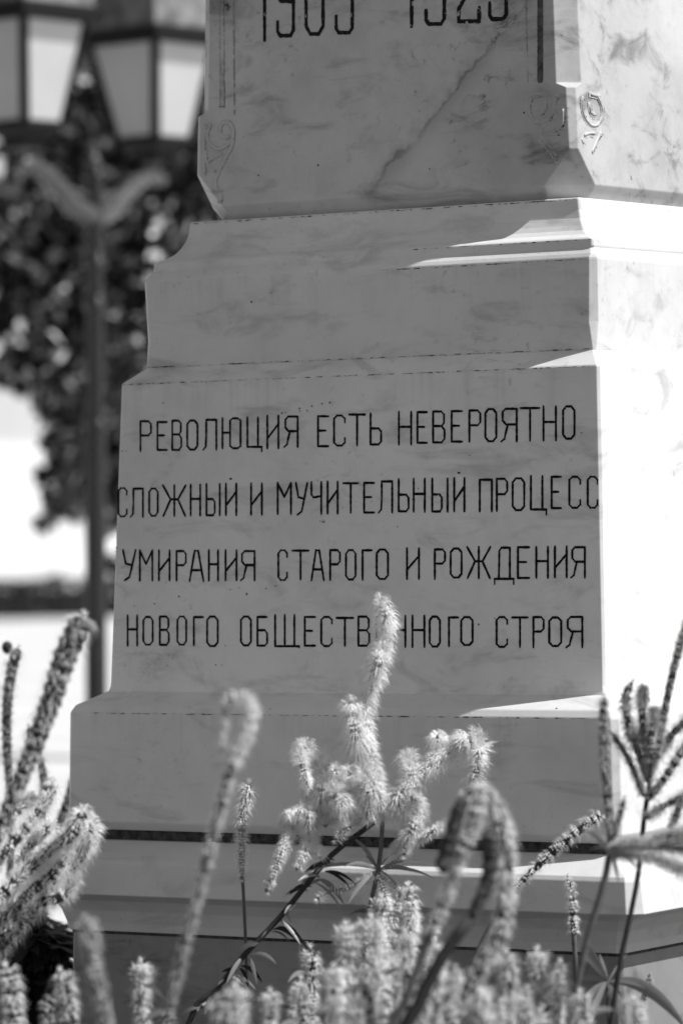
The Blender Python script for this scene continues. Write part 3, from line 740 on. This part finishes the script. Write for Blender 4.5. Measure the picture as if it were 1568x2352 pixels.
def spike(parent, pts, depth, core, hairs, dull=False, ring=8.0, per=15, flip=1, bright=False):
    """furry flower spike along pts; core / hairs = radius and hair length in picture units from first to last point"""
    s = near(depth) / FPX
    path = smooth_path(P3(pts, depth), 0.006)
    n = len(path); fr = frames(path)
    rad = [(core[0] + (core[1] - core[0]) * i / (n - 1)) * s * (1 + .12 * sin(i * 1.7)) for i in range(n)]
    rad[-1] *= .4; rad[0] *= .4
    if n > 4: rad[-2] *= .75; rad[1] *= .75
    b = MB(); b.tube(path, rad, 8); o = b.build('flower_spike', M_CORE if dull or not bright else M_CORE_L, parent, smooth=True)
    h = MB(); acc = 0; step = ring * s
    for i in range(n - 1):
        seg = path[i + 1] - path[i]; acc += seg.length
        while acc > step:
            acc -= step * RND.uniform(.8, 1.2)
            t0, a, bb = fr[i]
            f = i / (n - 1); L = (hairs[0] + (hairs[1] - hairs[0]) * f) * s
            lump = RND.uniform(.75, 1.15)
            for k in range(int(per * (2.6 if bright else 2.1))):
                ang = RND.uniform(0, 2 * pi); nn = a * cos(ang) + bb * sin(ang)
                hair(h, path[i] + seg * (acc / max(seg.length, 1e-6)) * .0 + t0 * RND.uniform(-.0014, .0014) + nn * rad[i] * .8, nn, t0 * flip, L * 1.3 * lump * RND.uniform(.6, 1.15), RND.uniform(.0006, .0012))
    t0, a, bb = fr[-1]
    for k in range(per * 2):
        ang = RND.uniform(0, 2 * pi); nn = (a * cos(ang) + bb * sin(ang)) * RND.uniform(.2, 1) + t0 * RND.uniform(.3, 1)
        hair(h, path[-1], nn.normalized(), t0, hairs[1] * s * RND.uniform(.6, 1.1), .0008)
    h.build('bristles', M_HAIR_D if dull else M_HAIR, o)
    return o

def stem(parent, pts, depth, r0, r1=None, to_ground=False, mat=None):
    s = near(depth) / FPX; r1 = r0 if r1 is None else r1
    p3 = P3(pts, depth)
    if to_ground:
        lo = p3[0]; p3 = [Vector((lo.x + (lo - p3[1]).x * .8, lo.y + (lo - p3[1]).y * .8, 0.05))] + p3
    path = smooth_path(p3, 0.03); n = len(path)
    b = MB(); b.tube(path, [(r0 + (r1 - r0) * i / (n - 1)) * s for i in range(n)], 8)
    return b.build('stem', mat or M_STEM, parent, smooth=True)

def leaf(parent, a, c, depth, wid, dz=0.0, droop=0.2, mat=None):
    """narrow leaf from pixel a to pixel c"""
    depth = near(depth); s = depth / FPX
    p, q = at(a[0], a[1], depth), at(c[0], c[1], depth + dz)
    d = q - p; L = d.length; side = d.cross(FW).normalized()
    nrm = side.cross(d).normalized()
    tilt = RND.uniform(-.7, .7); sd_ = side * cos(tilt) + nrm * sin(tilt)
    b = MB(); K = 8; rows = []
    for i in range(K + 1):
        t = i / K; w = wid * s * .5 * (max(0.0, sin(pi * min(1, t * .93 + .06))) ** .8)
        mid = p + d * t + Vector((0, 0, 1)) * L * droop * (t - t * t) * 1.6
        rows.append((mid - sd_ * w + nrm * w * .3, mid, mid + sd_ * w + nrm * w * .3))
    n0 = len(b.v)
    for r in rows: b.v += list(r)
    for i in range(K):
        for j in (0, 1):
            k = n0 + i * 3 + j; b.f.append((k, k + 1, k + 4, k + 3))
    return b.build('leaf', mat or M_PLEAF, parent, smooth=True)

PG = 'furry flower spikes around the pedestal'
def plant(label, px, py, depth):
    p = at(px, py, near(depth)); p.z = 0.05
    return thing('furry_spike_plant', label, 'plant', tuple(p), PG)

# A: tall blurred club-shaped spike at the left
d = 8.9
p = plant('tall thick furry spike leaning right in front of the street lamp foot', -40, 2200, d)
stem(p, [(-120, 2330), (-60, 2060), (0, 1905)], d, 12, 11, True)
spike(p, [(-60, 2060), (0, 1905), (60, 1762), (118, 1610), (150, 1510), (178, 1450), (192, 1415)], d, (11, 30), (15, 20), ring=7, per=11)
# B: dark slim spikes left of the pedestal, standing in its shadow
d = 12.4
p = plant('slim dark bristly spike with a round bud at its tip, by the left edge', 30, 1850, d)
stem(p, [(20, 2300), (24, 2000), (26, 1830)], d, 9, 9, True)
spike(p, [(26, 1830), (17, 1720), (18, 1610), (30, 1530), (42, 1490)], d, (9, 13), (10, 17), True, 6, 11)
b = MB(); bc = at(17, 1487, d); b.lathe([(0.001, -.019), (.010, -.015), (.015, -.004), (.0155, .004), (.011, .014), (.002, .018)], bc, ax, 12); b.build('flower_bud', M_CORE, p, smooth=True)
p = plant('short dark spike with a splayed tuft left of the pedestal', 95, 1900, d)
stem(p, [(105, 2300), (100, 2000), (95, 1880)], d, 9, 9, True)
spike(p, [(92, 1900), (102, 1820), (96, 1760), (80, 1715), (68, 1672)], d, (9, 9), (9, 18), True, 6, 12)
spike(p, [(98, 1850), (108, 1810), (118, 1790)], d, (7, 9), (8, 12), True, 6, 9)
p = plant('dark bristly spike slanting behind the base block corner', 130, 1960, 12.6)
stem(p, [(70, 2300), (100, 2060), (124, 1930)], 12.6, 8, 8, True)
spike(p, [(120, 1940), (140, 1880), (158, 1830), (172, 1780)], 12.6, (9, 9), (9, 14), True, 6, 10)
# E: bright tangle bottom left
d = 9.4
p = plant('bushy plant with bright hooked furry spikes at the lower left', 60, 2200, d)
stem(p, [(-80, 2400), (-40, 2200)], d, 10, 9, True)
for pts, c, h in [([(-60, 2240), (40, 2130), (120, 2045), (180, 1970), (202, 1920), (200, 1895)], (13, 15), (20, 24)),
                  ([(-60, 2120), (20, 2040), (100, 1965), (160, 1920), (186, 1885), (188, 1868)], (13, 14), (18, 22)),
                  ([(-60, 2040), (10, 1960), (70, 1890), (105, 1845), (122, 1800)], (12, 13), (16, 20)),
                  ([(-40, 1990), (0, 1920), (40, 1860), (80, 1830)], (12, 12), (16, 18)),
                  ([(-50, 2180), (60, 2060), (130, 2000), (150, 1950)], (12, 13), (20, 24)),
                  ([(-30, 2100), (40, 2030), (60, 1960), (90, 1915), (115, 1905)], (12, 13), (18, 22)),
                  ([(0, 2150), (80, 2080), (140, 2060), (165, 2020)], (12, 12), (18, 22))]:
    spike(p, [(x, y, RND.uniform(-.05, .05)) for x, y in pts], d + RND.uniform(-.15, .2), c, h, per=17)
# F: small blurred ones at the bottom left
d = 8.4
p = plant('pale blurred furry spike curving up in front of the left corner of the die', 215, 2340, d)
stem(p, [(262, 2420), (240, 2340)], d, 12, 12, True)
spike(p, [(250, 2400), (235, 2310), (215, 2220), (208, 2160), (196, 2112)], d, (15, 18), (8, 16), per=14)
d = 9.0
p = plant('pair of stubby furry spikes at the bottom left corner', 20, 2340, d)
stem(p, [(40, 2440), (25, 2360)], d, 10, 10, True)
spike(p, [(30, 2400), (30, 2320), (20, 2250), (15, 2225)], d, (16, 18), (22, 26), per=18)
spike(p, [(60, 2400), (110, 2370), (110, 2320), (125, 2290)], d, (10, 10), (14, 16))
p = plant('stubby furry spike left of the pale curving one, at the bottom edge', 150, 2340, d)
stem(p, [(150, 2440), (155, 2360)], d, 10, 10, True)
spike(p, [(160, 2400), (158, 2330), (150, 2270), (140, 2235)], d, (15, 17), (18, 22), per=17)
# G: tall blurred hooked spike
d = 8.5
p = plant('tall slender furry stalk with a hooked tip in front of the base block', 380, 2340, d)
stem(p, [(350, 2440), (385, 2330), (425, 2170), (470, 1990), (512, 1830), (540, 1730)], d, 11, 9, True)
spike(p, [(385, 2330), (425, 2170), (470, 1990), (512, 1830), (535, 1745)], d, (12, 11), (8, 12), per=12)
spike(p, [(532, 1760), (562, 1690), (577, 1640), (572, 1612), (552, 1600), (530, 1606), (516, 1640), (510, 1690), (508, 1728)], d, (10, 8), (16, 14), ring=6, per=24, bright=True)
# H: hanging slim spike
d = 9.85
p = plant('slim feathery spike with a bare pointed tail, left of the branching stem', 560, 2300, d)
stem(p, [(560, 2440), (566, 2250), (561, 2090), (557, 2020)], d, 2.5, 4, True)
spike(p, [(556, 2030), (555, 1960), (556, 1890), (563, 1840), (572, 1802)], d, (5, 11), (10, 22), ring=6.5, per=15, bright=True)
# I: the central branching plant
d = 9.75
p = plant('branching plant with feathery spikes in the centre, the tallest crossing the last text line', 640, 2300, d)
stem(p, [(430, 2360), (500, 2270), (560, 2195), (640, 2110), (705, 2030), (760, 1965), (810, 1925), (850, 1895), (876, 1872)], d, 7, 6.5, True, M_CORE)
stem(p, [(835, 2160), (850, 2080), (868, 1998), (876, 1930), (878, 1872)], d, 6, 5)
for pts, c, h, per in [
    ([(876, 1870), (862, 1810), (852, 1740), (838, 1670), (850, 1580), (870, 1520), (882, 1460), (884, 1410), (872, 1378)], (11, 9), (16, 22), 17),
    ([(872, 1870), (850, 1810), (830, 1740), (816, 1680), (806, 1635), (806, 1612)], (16, 11), (26, 22), 19),
    ([(800, 1885), (780, 1840), (752, 1790), (722, 1742), (700, 1715)], (14, 10), (20, 20), 18),
    ([(698, 1712), (690, 1722), (695, 1760), (704, 1800), (702, 1830)], (10, 6), (16, 12), 15),
    ([(748, 1900), (744, 1860), (738, 1820), (740, 1800)], (10, 9), (18, 20), 17),
    ([(876, 1866), (920, 1825), (965, 1785), (1010, 1745), (1050, 1715), (1085, 1700)], (11, 12), (18, 26), 18),
    ([(1050, 1712), (1080, 1700), (1108, 1712), (1108, 1728)], (13, 12), (26, 24), 22),
    ([(1100, 1720), (1098, 1750), (1090, 1790), (1085, 1815)], (10, 8), (22, 18), 17),
    ([(945, 1800), (942, 1765), (938, 1735)], (11, 11), (18, 22), 19),
    ([(1010, 1745), (1004, 1715), (1005, 1690)], (10, 10), (18, 20), 18),
    ([(890, 1830), (918, 1850), (940, 1885), (940, 1920), (926, 1965)], (11, 7), (20, 14), 17),
    ([(880, 1868), (905, 1840), (920, 1820)], (11, 9), (20, 20), 18),
    ([(610, 2050), (630, 2000), (655, 1940), (672, 1890), (690, 1860)], (7, 10), (8, 17), 15),
    ([(668, 1865), (655, 1880), (648, 1900)], (6, 5), (12, 10), 12),
    ([(680, 2000), (700, 1960), (716, 1915), (720, 1885)], (6, 10), (10, 18), 15),
    ([(800, 1890), (770, 1870), (750, 1850)], (12, 10), (22, 20), 17),
    ([(830, 1880), (800, 1900), (770, 1930)], (8, 6), (12, 12), 12),
    ([(868, 2000), (910, 1975), (950, 1940), (1000, 1905), (1030, 1890)], (4, 5), (8, 12), 12),
    ([(815, 1892), (792, 1840), (778, 1790), (770, 1765)], (10, 8), (18, 20), 16),
    ([(795, 1900), (765, 1862), (742, 1850), (726, 1862)], (9, 7), (16, 16), 15),
    ([(850, 1888), (842, 1840), (820, 1800), (800, 1770)], (11, 9), (20, 20), 16),
    ([(735, 1968), (712, 1930), (706, 1890), (712, 1862)], (8, 8), (14, 16), 14),
    ([(900, 1965), (940, 1915), (962, 1880), (968, 1850)], (7, 8), (12, 16), 14),
    ([(925, 1830), (955, 1835), (970, 1862), (968, 1890)], (8, 6), (16, 12), 14),
    ([(866, 2005), (884, 2060), (882, 2105), (872, 2140)], (6, 7), (10, 14), 14),
    ([(862, 2006), (800, 2040), (752, 2048), (728, 2066)], (5, 6), (9, 12), 13),
    ([(872, 2010), (930, 2060), (952, 2105), (948, 2140)], (5, 6), (9, 14), 13)]:
    spike(p, [(x, y, RND.uniform(-.04, .04)) for x, y in pts], d, (c[0] * .8, c[1] * .8), (h[0] * 1.12, h[1] * 1.12), ring=6.5, per=int(per * 1.15), bright=True)
for tx, ty, w in [(812, 1925, 10), (840, 1965, 9), (790, 1990, 10), (700, 2005, 9), (960, 2005, 13), (1000, 2020, 9), (905, 1960, 6), (800, 2075, 12), (930, 2060, 8), (890, 2070, 8), (985, 1985, 8)]:
    leaf(p, (868, 1998), (tx, ty), d, w, RND.uniform(-.08, .05), .25)
for a, c, w in [((640, 2110), (600, 2155), 8), ((545, 2190), (595, 2165), 20), ((655, 2085), (668, 2120), 12), ((700, 2040), (745, 2018), 8), ((560, 2195), (520, 2260), 10), ((500, 2270), (470, 2330), 16), ((520, 2240), (570, 2270), 8),
                ((640, 2110), (690, 2170), 9), ((690, 2170), (700, 2240), 16), ((430, 2360), (475, 2300), 14)]:
    leaf(p, a, c, d, w, RND.uniform(-.06, .06), .2)
for k in range(26):
    t = RND.random(); bx = 440 + 330 * t; by = 2345 - 370 * t
    a = RND.choice((-1, 1)); ex = bx + RND.uniform(15, 75) * a; ey = by + RND.uniform(10, 75) * (1 if a > 0 else .4)
    leaf(p, (bx, by), (ex, ey), d, RND.uniform(5, 13), RND.uniform(-.1, .1), .3, RND.choice((M_PLEAF, M_LEAF_D)))
# K: blurred dark-and-bright pair to the right of centre
d = 8.6
p = plant('blurred drooping club spike, dark on its left side, right of the central plant', 900, 2340, d)
stem(p, [(880, 2440), (930, 2300), (985, 2150), (1040, 2010)], d, 11, 10, True)
spike(p, [(985, 2150), (1030, 2040), (1070, 1930), (1092, 1860), (1088, 1825), (1068, 1822)], d, (11, 16), (14, 18), per=17)
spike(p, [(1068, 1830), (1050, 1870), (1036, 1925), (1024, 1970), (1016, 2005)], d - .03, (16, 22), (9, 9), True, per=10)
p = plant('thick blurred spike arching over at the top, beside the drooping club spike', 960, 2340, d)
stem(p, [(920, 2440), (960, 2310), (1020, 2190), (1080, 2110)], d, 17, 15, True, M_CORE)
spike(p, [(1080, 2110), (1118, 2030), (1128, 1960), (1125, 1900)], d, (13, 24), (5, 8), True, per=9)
spike(p, [(1060, 2300), (1100, 2230), (1145, 2150), (1158, 2060), (1160, 1970), (1150, 1900), (1125, 1850), (1098, 1812)], d + .05, (14, 18), (14, 24), per=18)
# M: diagonal bristly spike
d = 9.6
p = plant('thin bristly spike slanting up to a dark tip before the mortar joint', 1080, 2340, d)
stem(p, [(1010, 2420), (1080, 2220), (1150, 2080), (1195, 2025)], d, 4, 5, True)
spike(p, [(1150, 2080), (1200, 2022), (1262, 1965), (1320, 1915), (1366, 1880), (1380, 1876)], d, (6, 10), (10, 18), per=13)
# small whitish one
p = plant('small tufted spike in front of the cornice, between the thick spikes and the right corner', 1310, 2340, d)
stem(p, [(1330, 2440), (1322, 2250), (1316, 2130)], d, 5, 6, True)
spike(p, [(1318, 2150), (1314, 2100), (1312, 2060), (1302, 2012)], d, (8, 4), (12, 12), per=13)
# N, Q: right hand plants
d = 8.95
p = plant('upright spike standing before the right corner of the base block above a grey stalk', 1300, 2340, d)
stem(p, [(1290, 2440), (1318, 2290), (1350, 2150), (1380, 2050), (1398, 1965), (1400, 1880)], d, 10, 8, True)
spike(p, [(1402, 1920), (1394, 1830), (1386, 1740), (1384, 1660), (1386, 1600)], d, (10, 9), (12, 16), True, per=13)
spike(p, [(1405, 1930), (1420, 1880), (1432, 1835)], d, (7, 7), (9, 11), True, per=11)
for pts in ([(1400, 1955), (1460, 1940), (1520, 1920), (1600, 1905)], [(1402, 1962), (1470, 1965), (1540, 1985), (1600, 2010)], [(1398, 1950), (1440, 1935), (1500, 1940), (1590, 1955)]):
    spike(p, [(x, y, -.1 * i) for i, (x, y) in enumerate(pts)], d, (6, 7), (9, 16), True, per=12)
for tx, ty, w in [(1330, 1905, 12), (1345, 1960, 8), (1420, 2030, 9), (1365, 1935, 12), (1440, 1925, 7), (1475, 2010, 8), (1408, 1990, 8), (1450, 1985, 7), (1425, 1905, 5), (1435, 1850, 4)]:
    leaf(p, (1400, 1958), (tx, ty), d, w, RND.uniform(-.1, .1), .25)
d = 9.15
p = plant('dark stalk with a fan of furry spikes against the sunlit right face', 1420, 2340, d)
stem(p, [(1395, 2440), (1420, 2230), (1445, 2110), (1465, 2005), (1478, 1880), (1492, 1790)], d, 7, 6, True, M_CORE)
for pts, c, h in [([(1490, 1800), (1462, 1720), (1440, 1650), (1436, 1600), (1450, 1568)], (8, 9), (12, 16)),
                  ([(1490, 1800), (1480, 1710), (1474, 1640), (1474, 1580)], (8, 9), (12, 15)),
                  ([(1490, 1780), (1492, 1710), (1500, 1660), (1502, 1632)], (8, 9), (10, 14)),
                  ([(1488, 1790), (1508, 1720), (1528, 1620), (1550, 1520), (1580, 1420)], (8, 9), (9, 10)),
                  ([(1478, 1830), (1440, 1740), (1400, 1680)], (6, 6), (10, 12)),
                  ([(1484, 1840), (1530, 1780), (1580, 1700)], (9, 9), (14, 16)),
                  ([(1480, 1880), (1525, 1850), (1590, 1820)], (7, 8), (12, 16)),
                  ([(1540, 1910), (1560, 1850), (1590, 1800)], (7, 8), (10, 12)),
                  ([(1492, 1760), (1540, 1690), (1590, 1640)], (8, 8), (12, 14))]:
    spike(p, [(x, y, RND.uniform(-.06, .06)) for x, y in pts], d, c, h, True, per=12)
# R: leafy whorl bottom right
d = 9.3
p = plant('leafy rosette of long drooping leaves at the bottom right', 1395, 2345, d)
stem(p, [(1405, 2440), (1398, 2340), (1395, 2255)], d, 6, 6, True)
for tx, ty, w, dr in [(1325, 2170, 20, .05), (1345, 2165, 14, .05), (1310, 2260, 16, .3), (1300, 2380, 22, .35), (1350, 2370, 20, .3), (1440, 2380, 26, .3), (1480, 2270, 14, .2), (1580, 2370, 30, .45), (1405, 2370, 18, .2), (1440, 2190, 8, .1), (1375, 2190, 10, .1)]:
    leaf(p, (1395, 2255), (tx, ty), d, w, RND.uniform(-.12, .05), dr)
spike(p, [(1460, 2360), (1475, 2300), (1485, 2265), (1490, 2240)], d, (7, 7), (8, 10), True, per=11)
# S: crowd of furry spikes along the bottom
low = [(325, 2205, 9.1, 13, 18, 'squat tufted spike near the bottom, left of the long hooked stalk'), (545, 2262, 8.6, 17, 18, 'blurred blunt spike low down under the dark branch'), (500, 2290, 8.6, 14, 16, 'blurred blunt spike just left of its taller twin under the dark branch'),
       (712, 2172, 9.3, 10, 18, 'slender tufted spike low at the centre, right of the dark branch'), (690, 2260, 9.0, 12, 18, 'short fuzzy spike below the slender tufted one'),
       (800, 2120, 9.0, 14, 24, 'broad fuzzy spike at the bottom under the leaf whorl'), (858, 2105, 9.0, 14, 24, 'broad fuzzy spike right of the one under the leaf whorl'), (880, 2055, 9.5, 10, 16, 'narrow feathery spike rising behind the broad ones under the leaf whorl'),
       (938, 2030, 9.5, 10, 18, 'feathery spike left of the drooping club spike'), (930, 2140, 8.9, 13, 22, 'fuzzy spike in the bottom tangle below the drooping club spike'), (1000, 2160, 8.8, 12, 20, 'fuzzy spike left of the thick dark stalk at the bottom'),
       (770, 2220, 8.8, 13, 22, 'low fuzzy spike at the bottom centre'), (840, 2250, 8.7, 13, 22, 'lowest fuzzy spike in the bottom tangle'), (1165, 2185, 8.8, 15, 20, 'blurred tapering spike right of the thick arching spike'), (1235, 2180, 8.9, 14, 20, 'blurred spike with a pale tuft, second right of the thick arching spike'),
       (1100, 2260, 8.7, 16, 22, 'short thick fuzzy spike at the bottom under the arching one'), (1040, 2290, 8.7, 13, 20, 'short fuzzy spike between the two dark stalks at the bottom'), (960, 2270, 8.9, 12, 22, 'fuzzy spike at the bottom just left of the dark stalk'), (1200, 2290, 8.7, 12, 18, 'low blurred spike at the bottom right of the short thick one'),
       (1268, 2235, 8.9, 11, 18, 'fuzzy spike close to the grey stalk at the lower right, on its left'), (1335, 2275, 8.8, 11, 18, 'low fuzzy spike between the grey stalk and the leafy rosette'), (1460, 2290, 8.9, 11, 16, 'low fuzzy spike against the sunlit side of the die at the lower right'), (620, 2275, 8.9, 11, 18, 'low wispy spike under the dark branch, nearest its middle')]
for px, py, d, c, h, lab in low:
    p = plant(lab, px, 2345, d)
    lx = px + RND.uniform(-12, 22)
    stem(p, [(lx + 10, 2460), (lx, 2330)], d, 7, 7, True)
    top = RND.uniform(-10, 6)
    spike(p, [(lx + 8, 2420), (px + RND.uniform(-4, 10), py + (2420 - py) * .5), (px + 4, py + 45), (px + top * .3, py + 8)], d, (c * .7, c), (h * .8, h * 1.2), ring=7, per=10, bright=RND.random() < .45)
    spike(p, [(px + 2, py + 20), (px - 16 + top, py + 14), (px - 22 + top, py + 40)], d, (c * .5, c * .4), (h * .6, h * .5), per=13, bright=True)
    for k in range(2 if 730 < px < 1250 else 1):
        sx = px + RND.choice((-1, 1)) * RND.uniform(22, 60); sy = py + RND.uniform(30, 150); dz = RND.uniform(-.25, .35)
        stem(p, [(lx + 10, 2460), ((lx + sx) / 2, 2390), (sx - 4, sy + 90)], d, 4, 4, True)
        spike(p, [(sx - 6, sy + 120 + RND.uniform(0, 60), dz), (sx + RND.uniform(-8, 4), sy + 60, dz), (sx + 6, sy + 20, dz), (sx + RND.uniform(-2, 16), sy, dz)], d, (c * .45, c * .6), (h * .7, h * .9), per=9, bright=RND.random() < .4)
        leaf(p, (sx, sy + 110), (sx + RND.uniform(-60, 60), sy + RND.uniform(60, 150)), d, 10, dz, .25)
    for k in range(3):
        ly = py + RND.uniform(60, 170); a = RND.choice((-1, 1))
        leaf(p, (px + RND.uniform(-6, 8), ly), (px + a * RND.uniform(35, 95), ly + RND.uniform(-30, 60)), d, RND.uniform(9, 16), RND.uniform(-.15, .15), .3, RND.choice((M_PLEAF, M_LEAF_D, M_PLEAF)))
# dark leafy clump in the shade left of the die
d = 11.6
sh = at(60, 2352, d); sh.z = 0.05
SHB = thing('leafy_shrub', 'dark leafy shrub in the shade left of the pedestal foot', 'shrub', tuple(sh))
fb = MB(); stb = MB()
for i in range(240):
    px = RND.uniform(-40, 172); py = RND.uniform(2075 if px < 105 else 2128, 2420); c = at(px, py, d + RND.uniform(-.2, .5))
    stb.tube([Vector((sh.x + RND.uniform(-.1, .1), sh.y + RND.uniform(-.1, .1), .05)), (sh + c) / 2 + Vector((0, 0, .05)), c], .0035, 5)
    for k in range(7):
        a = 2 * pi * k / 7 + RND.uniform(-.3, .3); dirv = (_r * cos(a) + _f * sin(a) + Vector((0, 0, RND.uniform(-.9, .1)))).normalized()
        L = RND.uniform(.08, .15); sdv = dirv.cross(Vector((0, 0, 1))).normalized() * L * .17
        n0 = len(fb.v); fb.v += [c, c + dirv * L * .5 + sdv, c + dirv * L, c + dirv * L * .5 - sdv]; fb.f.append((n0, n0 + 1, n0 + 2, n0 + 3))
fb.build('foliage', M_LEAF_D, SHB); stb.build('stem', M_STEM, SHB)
